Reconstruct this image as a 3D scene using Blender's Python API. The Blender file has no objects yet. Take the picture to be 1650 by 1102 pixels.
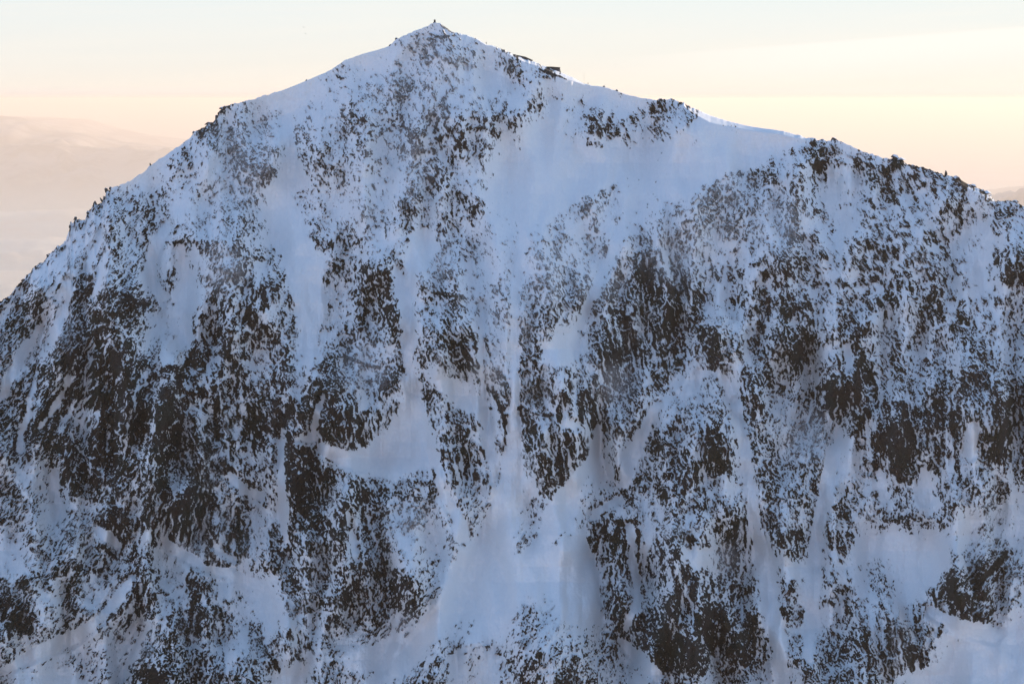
import bpy, bmesh, math, random
import numpy as np
from mathutils import Vector

R = math.radians
scene = bpy.context.scene
col = scene.collection

# ------------------------------------------------------------------ camera
F = 3437.0                       # focal length in photo pixels (photo 1650 x 1102)
CX, CY = 825.0, 551.0
HORIZON = 160.0                  # photo row of the true horizon
PITCH = math.atan((CY - HORIZON) / F)
cam_data = bpy.data.cameras.new("camera")
cam_data.sensor_width = 36.0
cam_data.lens = F * 36.0 / 1650.0
cam_data.clip_start = 5.0
cam_data.clip_end = 600000.0
cam = bpy.data.objects.new("camera", cam_data)
cam.rotation_euler = (R(90) - PITCH, 0, 0)
col.objects.link(cam)
scene.camera = cam

# ------------------------------------------------------------------ light, sky, exposure
SUN_AZ = 52.0                    # degrees to the right of the view direction (+Y)
SUN_EL = 4.5
scene.view_settings.view_transform = 'Standard'
scene.view_settings.look = 'None'
scene.view_settings.exposure = 1.94
scene.view_settings.gamma = 1.0
scene.view_settings.use_curve_mapping = False
sun_data = bpy.data.lights.new("sun", 'SUN')
sun_data.energy = 2.1
sun_data.angle = R(0.5)
sun_data.color = (1.0, 0.80, 0.60)
sun = bpy.data.objects.new("sun", sun_data)
sdir = Vector((math.sin(R(SUN_AZ)) * math.cos(R(SUN_EL)), math.cos(R(SUN_AZ)) * math.cos(R(SUN_EL)), math.sin(R(SUN_EL))))
sun.rotation_euler = sdir.to_track_quat('Z', 'Y').to_euler()
sun.location = sdir * 3000
col.objects.link(sun)

world = bpy.data.worlds.new("World")
scene.world = world
world.use_nodes = True
wn, wl = world.node_tree.nodes, world.node_tree.links
wn.clear()

class NB:
    """small node builder"""
    def __init__(s, nt): s.n, s.l = nt.nodes, nt.links
    def put(s, sock, v):
        if v is None: return
        if isinstance(v, (int, float)): sock.default_value = v
        elif isinstance(v, (tuple, list)):
            sock.default_value = tuple(v) + ((1.0,) if len(v) == 3 and len(sock.default_value) == 4 else ())
        else: s.l.new(v, sock)
    def math(s, op, a, b=None, c=None, clamp=False):
        m = s.n.new('ShaderNodeMath'); m.operation = op; m.use_clamp = clamp
        s.put(m.inputs[0], a); s.put(m.inputs[1], b); s.put(m.inputs[2], c)
        return m.outputs[0]
    def ramp(s, x, a, b, c=0.0, d=1.0, smooth=True):
        m = s.n.new('ShaderNodeMapRange')
        m.interpolation_type = 'SMOOTHSTEP' if smooth else 'LINEAR'
        s.put(m.inputs[0], x); s.put(m.inputs[1], a); s.put(m.inputs[2], b); s.put(m.inputs[3], c); s.put(m.inputs[4], d)
        return m.outputs[0]
    def mix(s, f, a, b):
        m = s.n.new('ShaderNodeMix'); m.data_type = 'RGBA'
        s.put(m.inputs[0], f); s.put(m.inputs[6], a); s.put(m.inputs[7], b)
        return m.outputs[2]
    def noise(s, vec, scale, detail=3.0, rough=0.55, dist=0.0):
        m = s.n.new('ShaderNodeTexNoise')
        s.put(m.inputs['Vector'], vec); m.inputs['Scale'].default_value = scale
        m.inputs['Detail'].default_value = detail; m.inputs['Roughness'].default_value = rough
        m.inputs['Distortion'].default_value = dist
        return m.outputs[0]
    def comb(s, x, y, z):
        m = s.n.new('ShaderNodeCombineXYZ'); s.put(m.inputs[0], x); s.put(m.inputs[1], y); s.put(m.inputs[2], z)
        return m.outputs[0]

W = NB(world.node_tree)
sky = wn.new('ShaderNodeTexSky')
sky.sky_type = 'NISHITA'
sky.sun_disc = False
sky.sun_elevation = R(SUN_EL)
sky.sun_rotation = R(SUN_AZ)
sky.altitude = 1000
sky.air_density = 1.0
sky.dust_density = 0.6
sky.ozone_density = 2.4
SKY_STRENGTH = 0.15
tc = wn.new('ShaderNodeTexCoord')
sep = wn.new('ShaderNodeSeparateXYZ'); wl.new(tc.outputs['Generated'], sep.inputs[0])
elev = W.math('MULTIPLY', W.math('ARCSINE', sep.outputs[2]), 57.2958)
hx = W.math('ARCTAN2', sep.outputs[0], sep.outputs[1])           # azimuth from the view direction, radians
# how far from the sun's bearing: 1 towards it, 0 away from it
sunward = W.math('MULTIPLY_ADD', W.math('COSINE', W.math('SUBTRACT', hx, R(SUN_AZ))), 0.5, 0.5)
K = 1.0 / SKY_STRENGTH / 2 ** 1.8
def kc(c): return tuple(v * K for v in c)
cr = wn.new('ShaderNodeValToRGB')
wl.new(W.ramp(elev, -1.0, 9.0, 0, 1, False), cr.inputs[0])
stops = [(0.00, (0.72, 0.60, 0.48)), (0.095, (0.82, 0.71, 0.63)), (0.118, (0.90, 0.80, 0.73)), (0.135, (0.93, 0.84, 0.74)),
         (0.21, (0.89, 0.85, 0.78)), (0.30, (0.86, 0.86, 0.82)), (0.36, (0.83, 0.86, 0.84)), (0.65, (0.66, 0.74, 0.80)), (1.0, (0.50, 0.62, 0.76))]
el = cr.color_ramp.elements
el[0].position, el[0].color = stops[0][0], (*stops[0][1], 1)
el[1].position, el[1].color = stops[-1][0], (*stops[-1][1], 1)
for p, c in stops[1:-1]:
    e = el.new(p); e.color = (*c, 1)
# thin streaks of high cloud: long and flat
az = W.math('MULTIPLY', hx, 57.2958)
streak_v = W.comb(W.math('MULTIPLY', az, 0.05), 0.0, W.math('SUBTRACT', elev, W.math('MULTIPLY', az, 0.045)))
streak = W.ramp(W.noise(streak_v, 2.2, 4.0, 0.55, 0.3), 0.42, 0.72)
# one wide veil of cloud towards the sun with a crisp upper edge
edge = W.math('SUBTRACT', W.math('MULTIPLY_ADD', az, 0.072, 0.95), elev)
veil = W.math('MULTIPLY', W.ramp(edge, 0.0, 0.12), W.ramp(edge, 0.25, 1.3, 1.0, 0.1))
veil = W.math('MULTIPLY', veil, W.ramp(az, 1.5, 9.0))
bandc = W.mix(W.math('MULTIPLY', streak, 0.25), cr.outputs[0], (0.98, 0.90, 0.80))
bandc = W.mix(W.math('MULTIPLY', veil, 0.75), bandc, (1.0, 0.93, 0.86))
near_sun = W.ramp(sunward, 0.60, 0.98)
bright = W.mix(W.math('MULTIPLY', near_sun, 0.9), (0.93, 0.95, 0.97), (0.99, 1.01, 1.00))
mm = wn.new('ShaderNodeMix'); mm.data_type = 'RGBA'; mm.blend_type = 'MULTIPLY'; mm.inputs[0].default_value = 1
wl.new(bandc, mm.inputs[6]); wl.new(bright, mm.inputs[7])
# away from the sun the low sky is a pinkish mauve, shaped to redden the shaded snow
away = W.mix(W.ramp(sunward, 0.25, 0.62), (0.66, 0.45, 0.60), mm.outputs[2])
vm = wn.new('ShaderNodeVectorMath'); vm.operation = 'SCALE'; vm.inputs['Scale'].default_value = K
wl.new(away, vm.inputs[0])
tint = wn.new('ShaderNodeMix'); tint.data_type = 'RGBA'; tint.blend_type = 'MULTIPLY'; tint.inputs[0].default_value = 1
wl.new(sky.outputs[0], tint.inputs[6]); tint.inputs[7].default_value = (1.40, 1.10, 1.02, 1)    # warm tint added to the sky to balance the shaded snow
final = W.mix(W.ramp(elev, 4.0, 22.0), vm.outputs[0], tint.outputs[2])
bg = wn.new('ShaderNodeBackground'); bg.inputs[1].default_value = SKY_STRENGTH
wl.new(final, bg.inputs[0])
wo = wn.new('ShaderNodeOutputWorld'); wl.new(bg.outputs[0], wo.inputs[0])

scene.render.engine = 'CYCLES'
scene.cycles.use_denoising = True
scene.cycles.max_bounces = 6
scene.cycles.diffuse_bounces = 3
scene.cycles.volume_bounces = 1

# ------------------------------------------------------------------ layout of the mountain in image coordinates
# Coordinates (s across, t down) are image pixels; 66 x 44 cells of
# 25 pixels hold the share of bare rock (0..9), read off the photograph.
TILES = {
(0,1): ["00000000000","00000000000","00000000000","00000000000","00000000003","00000000003","00033110031","00233242313","00545443514","32445653443","44235541344"],
(0,2): ["00000000000","00000140000","00023442310","00022543414","31122223203","15445523201","34454542323","45456465447","54535545344","55135655521","45424534410"],
(0,3): ["00000000000","00000000000","00000000000","31000000000","34420000000","23110000000","25223120044","53022524356","20122652332","20001301002","02111100030"],
(0,4): ["00000000000","00000000000","00000000000","00000000000","00000000000","00000000000","30000000000","52000000000","40110110000","12201123663","01333345634"],
(0,5): ["00000000000","00000000000","00000000000","00000000000","00000000000","00000000000","00000000000","00000000000","00000000000","41000000000","44663100000"],
(1,0): ["00000000022","00000043325","00000345545","00003455355","00004266553","00044556462","00453646613","04643757724","46635468873","56425567731","56257768545"],
(1,1): ["13444450033","13334511312","12445310421","34255411441","47556310435","51346651006","52367665106","11566775123","03446657233","24446456223","22656547143"],
(1,2): ["41414354210","24315355311","25436245521","34535364133","34235445333","33341565423","47742566412","37740654133","35661456634","36671576335","66662577643"],
(1,3): ["03000131221","11003441222","01234222135","02321322244","14433434544","25413424754","24534434854","34444446565","44444456455","34433457446","54222555446"],
(1,4): ["01346544310","44554445213","44444444532","34443353221","43432354423","34222476533","44423575522","55234443444","54144576544","45445474535","46544566646"],
(1,5): ["35335475320","23433542313","34443462353","34453343153","45544432115","45445541164","44335652166","44555641224","56744534433","63346544423","75544555534"],
(2,0): ["61466677656","44757678766","56755587656","56667598677","75674578677","83776588777","65686776677","65557777576","32157777766","54326767665","44413335555"],
(2,1): ["57664437115","87656147257","76645556488","77564665688","75475667778","86573667668","86665757446","56775468872","76764538877","87746637877","88745526877"],
(2,2): ["44243655632","45362557733","65672325334","52530652235","76630547436","77310457615","86000257425","10011157621","64234555742","67765535621","65755635444"],
(2,3): ["44111666446","64545467436","65655667442","65565665432","55574566534","56554576346","56543442366","25654231355","14643144546","11521355466","15102554245"],
(2,4): ["54655457525","34536446356","13517543356","34527545467","45626525564","36625334532","37734333431","56734454541","64534454442","55424434533","36571444434"],
(2,5): ["63553546634","85444547664","85344666575","65544766466","58665775585","47775776685","45875544684","25754441685","33462333435","32241244542","44241253412"],
(3,0): ["64514568756","25545635625","23464532653","33557453664","56555245665","65334316763","76446556564","77444652345","43443312356","53323352376","43210362687"],
(3,1): ["85656152877","65766364777","23656264566","23442465465","46410326567","47434104567","57554104445","76443534432","72533554445","66535674426","76557630045"],
(3,2): ["64655344420","63643215410","56542315300","67633431000","64756431000","74657420000","75645410100","44644303200","13241254232","11005541204","34136631204"],
(3,3): ["43004676245","43324676137","31325536167","20002446347","00110166446","23210365557","55310366667","56423145675","46553353685","56455441385","55364424145"],
(3,4): ["46563533453","66563566364","51352165153","63354040141","65466043145","65563141254","67675054025","74676221144","85677243545","85667435655","33543322577"],
(3,5): ["23555530231","21112012342","00001134562","23110146745","24301486433","44213585462","24465167651","44675511441","66565202321","56576112231","64310001122"],
}
G = np.zeros((44, 66), np.float32)
for (r, c), rows in TILES.items():
    for j, s_ in enumerate(rows):
        for i, ch in enumerate(s_):
            G[r * 11 + j, c * 11 + i] = int(ch)
G /= 9.0

SKYLINE = [(-420,780),(-250,650),(-120,560),(0,487),(15,476),(36,453),(52,435),(78,415),(80,410),(86,404),(106,390),(113,368),(114,357),(117,362),(122,354),
 (137,355),(140,344),(147,338),(152,328),(156,330),(165,327),(166,318),(170,317),(171,309),(178,306),(178.5,301),(181,303),(196,298),(209,292),(229,280),(243,268),(255,257.5),
 (271,248),(294,233),(310,219),(313.5,213.5),(330,205),(336,200),(341,200),(349,191),(354,179),(362,172.6),(385,166),(424,155.7),
 (450,148),(478,137),(500,127.7),(532,114),(554,99),(582,88),(609,81),(628,74.5),(639,63.6),(657,55.5),(674,48.6),(688,43.5),
 (695,38.2),(710,38.3),(714,42.5),(718,46),(732,52.7),(751,57),(773,65),(783,72),(800,76),(827,88),(852,98),(879,108.5),(903,117),
 (922,125),(941,135),(954,138.5),(973,140.5),(994,147),(1009,152.7),(1036,159),(1053,161),(1080,160.2),(1096,165),(1118,175),(1145,186.5),
 (1172,195),(1200,202),(1227,206.7),(1254,210),(1282,217),(1309,225),(1336,227),(1344,225),(1367,234),(1387,243),(1407,250),
 (1421,253.5),(1434,258),(1438,255),(1442,252),(1454,257.5),(1458,264),(1478,269.4),(1495,272.6),(1510,278),(1523,284),(1525,279.5),(1529,284),
 (1541,288),(1566,300),(1583,307),(1595,315),(1605,325),(1617,324.5),(1634,324),(1650,333),(1740,372),(1900,450),(2150,600)]
# width (down the face) of the crest strip that tips over to the sunny side
CREST = [(-420,0),(700,0),(712,1),(718,2.5),(735,2.5),(750,1),(800,2),(835,5.5),(870,5),(905,8),(935,3),(950,1.0),(1040,0.8),(1080,0.5),(1092,2),(1118,11),(1145,14),
 (1172,10),(1200,8),(1240,7),(1280,6.5),(1300,4),(1320,0.5),(1420,0.8),(1530,0.8),(1545,7),(1585,9),(1603,1),(1650,1),(2150,1)]
sk = np.array(SKYLINE, np.float32); ck = np.array(CREST, np.float32)

rng = np.random.default_rng(7)
_perm = rng.permutation(1024).astype(np.int64)
_ang = rng.random(1024).astype(np.float32) * 2 * np.pi
_gx, _gy = np.cos(_ang).astype(np.float32), np.sin(_ang).astype(np.float32)
_rv = rng.random((4, 1024)).astype(np.float32)
def _hash(ix, iy, seed):
    return _perm[(_perm[(ix + seed * 131) & 1023] + iy + seed * 17) & 1023]
def perlin(x, y, seed=0):
    xf, yf = np.floor(x), np.floor(y)
    ix, iy = xf.astype(np.int64), yf.astype(np.int64)
    fx, fy = (x - xf).astype(np.float32), (y - yf).astype(np.float32)
    u = fx * fx * fx * (fx * (fx * 6 - 15) + 10); v = fy * fy * fy * (fy * (fy * 6 - 15) + 10)
    def g(dx, dy):
        h = _hash(ix + dx, iy + dy, seed)
        return _gx[h] * (fx - dx) + _gy[h] * (fy - dy)
    a = g(0, 0); a += u * (g(1, 0) - a)
    b = g(0, 1); b += u * (g(1, 1) - b)
    return (a + v * (b - a)) * 3.4      # roughly unit variance
def worley(x, y, seed=0):
    """random value of the nearest cell, F2 - F1, offset inside the cell"""
    xf, yf = np.floor(x), np.floor(y)
    ix, iy = xf.astype(np.int64), yf.astype(np.int64)
    fx, fy = (x - xf).astype(np.float32), (y - yf).astype(np.float32)
    f1 = np.full(x.shape, 9, np.float32); f2 = f1.copy(); val = np.zeros(x.shape, np.int64)
    ox = np.zeros(x.shape, np.float32); oy = ox.copy()
    for dx in (-1, 0, 1):
        for dy in (-1, 0, 1):
            h = _hash(ix + dx, iy + dy, seed)
            ax = dx + _rv[0][h] - fx; ay = dy + _rv[1][h] - fy
            d = ax * ax + ay * ay
            m = d < f1
            f2 = np.where(m, f1, np.minimum(f2, d))
            val = np.where(m, h, val); ox = np.where(m, ax, ox); oy = np.where(m, ay, oy)
            f1 = np.where(m, d, f1)
    return val, np.sqrt(f2) - np.sqrt(f1), ox, oy

def sample(A, px, py):
    gx = np.clip(px / 25.0 - 0.5, 0, A.shape[1] - 1.001); gy = np.clip(py / 25.0 - 0.5, 0, A.shape[0] - 1.001)
    ix = gx.astype(np.int64); iy = gy.astype(np.int64); fx = gx - ix; fy = gy - iy
    return (A[iy, ix] * (1 - fx) * (1 - fy) + A[iy, ix + 1] * fx * (1 - fy) + A[iy + 1, ix] * (1 - fx) * fy + A[iy + 1, ix + 1] * fx * fy).astype(np.float32)
def blur(A, n):
    for _ in range(n):
        P = np.pad(A, 1, mode='edge')
        A = (P[:-2, 1:-1] + P[2:, 1:-1] + P[1:-1, :-2] + P[1:-1, 2:] + 2 * A) / 6
    return A
def stroke(px, py, pts):
    """signed closeness to a polyline of (s, t, halfwidth): > 0 inside"""
    best = np.full(px.shape, -99, np.float32)
    for (x0, y0, w0), (x1, y1, w1) in zip(pts[:-1], pts[1:]):
        dx, dy = x1 - x0, y1 - y0
        k = np.clip(((px - x0) * dx + (py - y0) * dy) / (dx * dx + dy * dy), 0, 1)
        best = np.maximum(best, (w0 + (w1 - w0) * k) - np.hypot(px - x0 - k * dx, py - y0 - k * dy))
    return best
def poly(px, py, pts):
    """signed distance to a polygon, > 0 inside"""
    d = np.full(px.shape, 1e9, np.float32); ins = np.zeros(px.shape, bool)
    for (x0, y0), (x1, y1) in zip(pts, pts[1:] + pts[:1]):
        dx, dy = x1 - x0, y1 - y0
        k = np.clip(((px - x0) * dx + (py - y0) * dy) / (dx * dx + dy * dy + 1e-9), 0, 1)
        d = np.minimum(d, np.hypot(px - x0 - k * dx, py - y0 - k * dy))
        ins ^= ((y0 > py) != (y1 > py)) & (px < dx * (py - y0) / (dy if dy else 1e-9) + x0)
    return np.where(ins, d, -d)

SNOW_STROKES = [
 [(640,440,8),(652,480,11),(657,545,8),(657,590,7),(668,625,10)],
 [(700,735,7),(712,790,7),(735,828,8),(745,860,14)],
 [(850,350,10),(840,410,8),(829,470,6),(829,560,6),(829,650,7),(828,720,13),(818,800,20),(800,860,24)],
 [(0,645,4),(24,592,8),(48,556,7),(62,528,3)],
 [(32,722,5),(48,650,4),(60,600,2)],
 [(66,688,3),(92,648,4),(112,608,4)],
 [(454,690,3),(451,760,6),(456,830,8),(462,872,3)],
 [(462,160,8),(466,230,8),(474,300,9)],
 [(776,490,3),(776,600,3),(786,690,4),(796,770,6)],
 [(1187,650,7),(1200,725,8),(1209,800,8),(1225,875,9),(1240,950,14),(1256,1045,12),(1262,1110,10)],
 [(1352,700,8),(1332,780,11),(1318,850,10),(1310,940,12),(1303,1060,8)],
 [(1145,192,12),(1095,235,12),(1048,285,8),(1000,370,7),(964,455,6),(936,525,6)],
 [(966,690,6),(955,740,8),(905,808,14),(890,858,12),(850,905,16),(790,932,16),(722,985,14),(640,1078,13)],
 [(1005,780,9),(1020,730,12),(1040,690,10),(1060,650,4)],
 [(1100,640,7),(1130,605,8),(1145,600,4)], [(1160,600,4),(1172,625,7),(1180,642,6)],
 [(164,370,2),(150,410,6),(140,432,5)],[(172,408,3),(162,440,5),(150,475,4)],
 [(95,480,4),(110,455,6),(104,500,5),(80,550,7)],
 [(268,365,7),(248,400,9),(240,440,8),(262,480,7)],[(290,400,7),(300,470,12),(300,545,10),(280,560,5)],
 [(88,760,6),(90,800,6),(96,830,8)],
 [(1365,560,6),(1368,590,6)],[(1415,760,5),(1425,800,9)],[(1488,760,6),(1492,800,12)],
 [(1570,690,10),(1560,730,10)],
 [(560,820,0),(568,870,5),(574,900,3)],[(0,1085,3),(60,1050,10),(110,1030,12),(160,1000,6),(190,960,10),(215,930,4)],
 [(195,1090,4),(220,1045,5),(238,1010,2)],[(160,850,5),(175,865,8),(195,880,3)],[(262,868,4),(280,884,7),(330,915,5),(372,922,7),(415,945,9),(435,985,7),(442,1010,3)],
 [(1015,850,7),(1018,900,6),(1030,960,7),(1010,1010,5)],[(1000,1030,6),(1030,1060,9),(1060,1090,8)],
 [(520,640,4),(500,705,7),(480,706,3)],[(520,725,9),(545,735,12),(580,745,12)],
 [(370,765,7),(395,790,7),(420,800,5)],[(350,880,4),(375,900,4)],
 [(960,830,8),(1000,800,3)],[(1500,985,6),(1545,1010,12),(1600,1020,14)],
 [(1390,880,10),(1450,880,22),(1510,900,20),(1500,930,14)],
 [(905,640,0),(915,684,7),(928,686,6)],
]
SNOW_POLYS = [
 [(660,618),(650,655),(636,682),(612,700),(592,722),(565,732),(545,722),(530,735),(548,748),(590,768),(640,768),(690,752),(704,742),(702,705),(690,672),(679,640),(670,615)],
 [(450,290),(480,330),(506,400),(524,470),(522,520),(500,594),(492,598),(481,545),(470,470),(442,380),(424,310)],
 [(688,604),(735,610),(748,640),(772,642),(790,662),(784,684),(750,660),(722,640),(700,622)],
 [(742,880),(780,855),(815,830),(824,870),(822,905),(850,915),(880,892),(905,872),(940,850),(958,900),(966,950),(972,1000),(955,1015),(915,1000),(895,965),(865,945),(838,968),(815,1010),(795,1030),(775,1000),(755,985),(720,1010),(690,1035),(650,1075),(630,1102),(590,1102),(640,1030),(700,975),(722,935),(735,905)],
 [(560,1050),(600,1040),(660,1010),(645,1060),(620,1085),(590,1075)],
 [(1475,1110),(1500,1075),(1530,1050),(1560,1020),(1640,1000),(1700,1120)],
 [(870,560),(925,525),(938,560),(925,585),(880,590)],
 [(1150,205),(1240,215),(1290,225),(1250,250),(1150,290),(1080,330),(1060,300),(1110,240)],
 [(840,230),(880,200),(935,235),(1040,240),(1060,260),(1000,290),(940,320),(880,360),(850,370),(840,300)],
 [(1100,880),(1140,882),(1150,905),(1120,920),(1100,900)],
 [(660,380),(685,365),(700,378),(705,400),(690,430),(660,445),(655,410)],
]
ROCK_POLYS = [   # (polygon, strength)
 ([(494,606),(520,590),(552,590),(556,640),(545,690),(530,712),(518,690),(500,700),(488,650)], .9),
 ([(465,730),(500,722),(530,735),(545,760),(500,770),(470,800),(462,760)], .9),
 ([(1530,928),(1545,922),(1550,965),(1532,968),(1526,945)], 1.6),
 ([(0,960),(25,958),(50,1000),(45,1020),(15,1015),(0,1005)], 1.2),
 ([(1021,400),(1045,398),(1052,440),(1050,462),(1030,450),(1018,430)], 1.4),
 ([(1255,404),(1273,402),(1276,448),(1262,450)], 1.5),
 ([(1258,485),(1274,485),(1274,522),(1258,520)], 1.4),
 ([(1298,246),(1312,234),(1326,240),(1331,272),(1312,276),(1306,262)], 1.1),
 ([(1276,565),(1294,560),(1290,600),(1280,600)], 1.6),
 ([(1426,470),(1446,466),(1449,492),(1434,494)], 1.4),
 ([(1442,675),(1470,670),(1472,745),(1452,750)], 1.2),
 ([(1378,560),(1398,560),(1402,610),(1382,640)], 1.2),
 ([(1602,650),(1624,650),(1626,755),(1598,745)], 1.2),
 ([(1052,1018),(1080,1015),(1084,1085),(1062,1088)], 1.4),
 ([(1140,690),(1162,690),(1162,740),(1140,740)], .8),
 ([(1116,738),(1130,738),(1128,830),(1114,820)], .9),
 ([(316,930),(345,926),(345,1015),(320,1020)], .8),
 ([(584,768),(596,768),(596,806),(584,806)], 1.6),
 ([(681,640),(690,640),(702,660),(695,665)], 1.8),
 ([(1458,1035),(1485,1035),(1500,1060),(1470,1072),(1455,1062)], 1.4),
 ([(60,650),(88,640),(84,680),(62,690)], 1.2),
 ([(190,470),(212,468),(240,480),(238,492),(200,495)], 1.3),
 ([(130,520),(170,515),(165,560),(140,580),(128,560)], .5),
 ([(130,600),(210,570),(215,720),(130,720)], .5),
 ([(270,790),(320,790),(330,900),(280,890)], .7),
 ([(480,800),(560,800),(570,860),(480,860)], .35),
 ([(375,850),(388,850),(386,873),(376,873)], 1.6),
 ([(735,176),(755,182),(752,206),(742,208),(735,195)], 1.2),
 ([(785,180),(812,180),(835,190),(820,200),(790,195)], .9),
 ([(847,160),(862,160),(866,178),(850,180)], 1.0),
]
ROCK_STROKES = [([(1622,888,3),(1606,910,4),(1586,930,4),(1572,948,5)],1.4), ([(1512,915,1.5),(1510,950,1.5)],1.6), ([(1504,950,1.5),(1508,975,1.5)],1.6),
 ([(696,70,2),(704,88,3)],1.4), ([(718,94,1.5),(724,102,2)],1.2), ([(710,41,1.0),(720,48,1.2),(731,53.5,.6)],1.7), ([(690,52,2),(710,61,3),(732,56,1)],.9), ([(1394,1010,2),(1400,1060,2)],1.2),
 ([(1142,198,1),(1170,203,1.5),(1200,206,1)],.9), ([(868,112,1),(900,122,1.5),(912,128,1)],1.6),
 ([(1316,1,1),(1316,2,1)],0), ([(780,612,2),(800,640,3),(815,680,2)],.8),([(500,595,1),(530,578,2),(552,573,2),(610,592,3)],.9),
 ([(680,460,1),(700,470,3),(745,478,4)],.6), ([(860,665,2),(915,672,6),(930,678,4)],.6), ([(165,880,3),(190,900,2)],.9)]
ANGLES = [(60,450,22),(180,420,20),(90,620,24),(60,700,22),(200,700,4),(300,300,0),(340,480,5),(470,220,-18),(560,250,-15),(620,130,-18),(720,90,-26),
 (740,190,-5),(780,230,8),(880,170,-10),(1010,185,-14),(1060,190,-16),(1130,350,12),(1000,400,-18),(880,420,-14),(900,650,-9),(900,750,-6),(1050,500,-3),
 (1250,450,-16),(1180,520,-10),(1320,640,12),(1420,400,-24),(1500,400,-20),(1400,600,-20),(1560,500,-12),(1480,700,-2),(1600,700,0),(1150,700,-5),(1150,850,-2),
 (1000,870,-4),(920,1000,14),(640,1050,34),(720,1000,36),(1100,1030,0),(1350,950,-16),(1440,1020,-10),(1580,950,26),(520,800,-2),(500,950,-20),(420,680,-20),
 (170,1060,30),(60,900,28),(300,850,14),(250,980,4),(600,520,-8),(740,520,-22),(760,700,-20),(620,900,-4),(650,680,-6),(780,850,30),(350,740,-8),(330,1050,6)]

# sheer cliffs where the rock stands in upright ribs: (s, t, radius)
CLIFFS = [(920,680,80),(520,820,60),(1440,690,62),(1540,700,60),(1610,700,55),(1020,560,62),(1150,740,52),(1340,640,42),(590,680,50),(1190,620,36),(300,830,75),
 (180,650,85),(1210,860,50),(1130,950,62),(770,560,45),(1090,480,45),(1060,420,40),(420,480,40),(380,880,40),(1360,900,40),(1450,1040,45),(1020,900,50),(740,760,35)]

# where the rock is blocky and coarse, where it is rimed over
COARSE = [(1500,330,110),(1400,430,90),(1320,270,60),(1580,450,80),(300,620,120),(380,700,90),(420,480,70),(130,680,90),(280,820,90),(60,980,60),(230,960,80),(320,980,60),
 (1540,950,70),(1450,1030,60),(740,200,80),(800,185,40),(540,640,70),(740,760,50),(1270,480,60),(1180,420,50),(1120,740,60),(1010,860,60),(980,200,70),(1130,1000,60),(480,1040,60)]
RIME = [(690,95,70),(620,120,60),(760,120,60),(690,145,60),(440,190,60),(400,240,60),(380,290,60),(520,180,40),(1110,340,60),(1140,380,60),(1080,400,50),(800,420,45),(815,520,40),(790,600,30),(590,590,40),
 (580,330,45),(640,260,60),(360,430,40),(960,380,70),(880,430,50),(960,440,50),(1250,360,50),(1180,310,40),(665,850,40),(1160,900,25),(700,420,40),(780,470,40),(650,1020,30),(990,620,30),(1300,700,40)]
DARK = [(180,620,110),(260,760,110),(330,860,90),(400,650,90),(470,780,80),(540,850,70),(110,540,80),(60,700,80),(380,480,60),(220,480,60),(560,650,60),(1450,690,80),(1570,700,90),(1030,600,60),(1150,740,60),(1120,1000,80),(1020,870,50),(1240,830,50),(1350,640,50),(1280,560,40),(1060,480,60),(60,960,60),(320,1000,60)]
def blobs(px, py, L):
    m = np.zeros_like(px)
    for ax, ay, r_ in L: m = np.maximum(m, np.exp(-(((px - ax) ** 2 + (py - ay) ** 2) / (r_ * r_)) ** 1.6))
    return m

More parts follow.
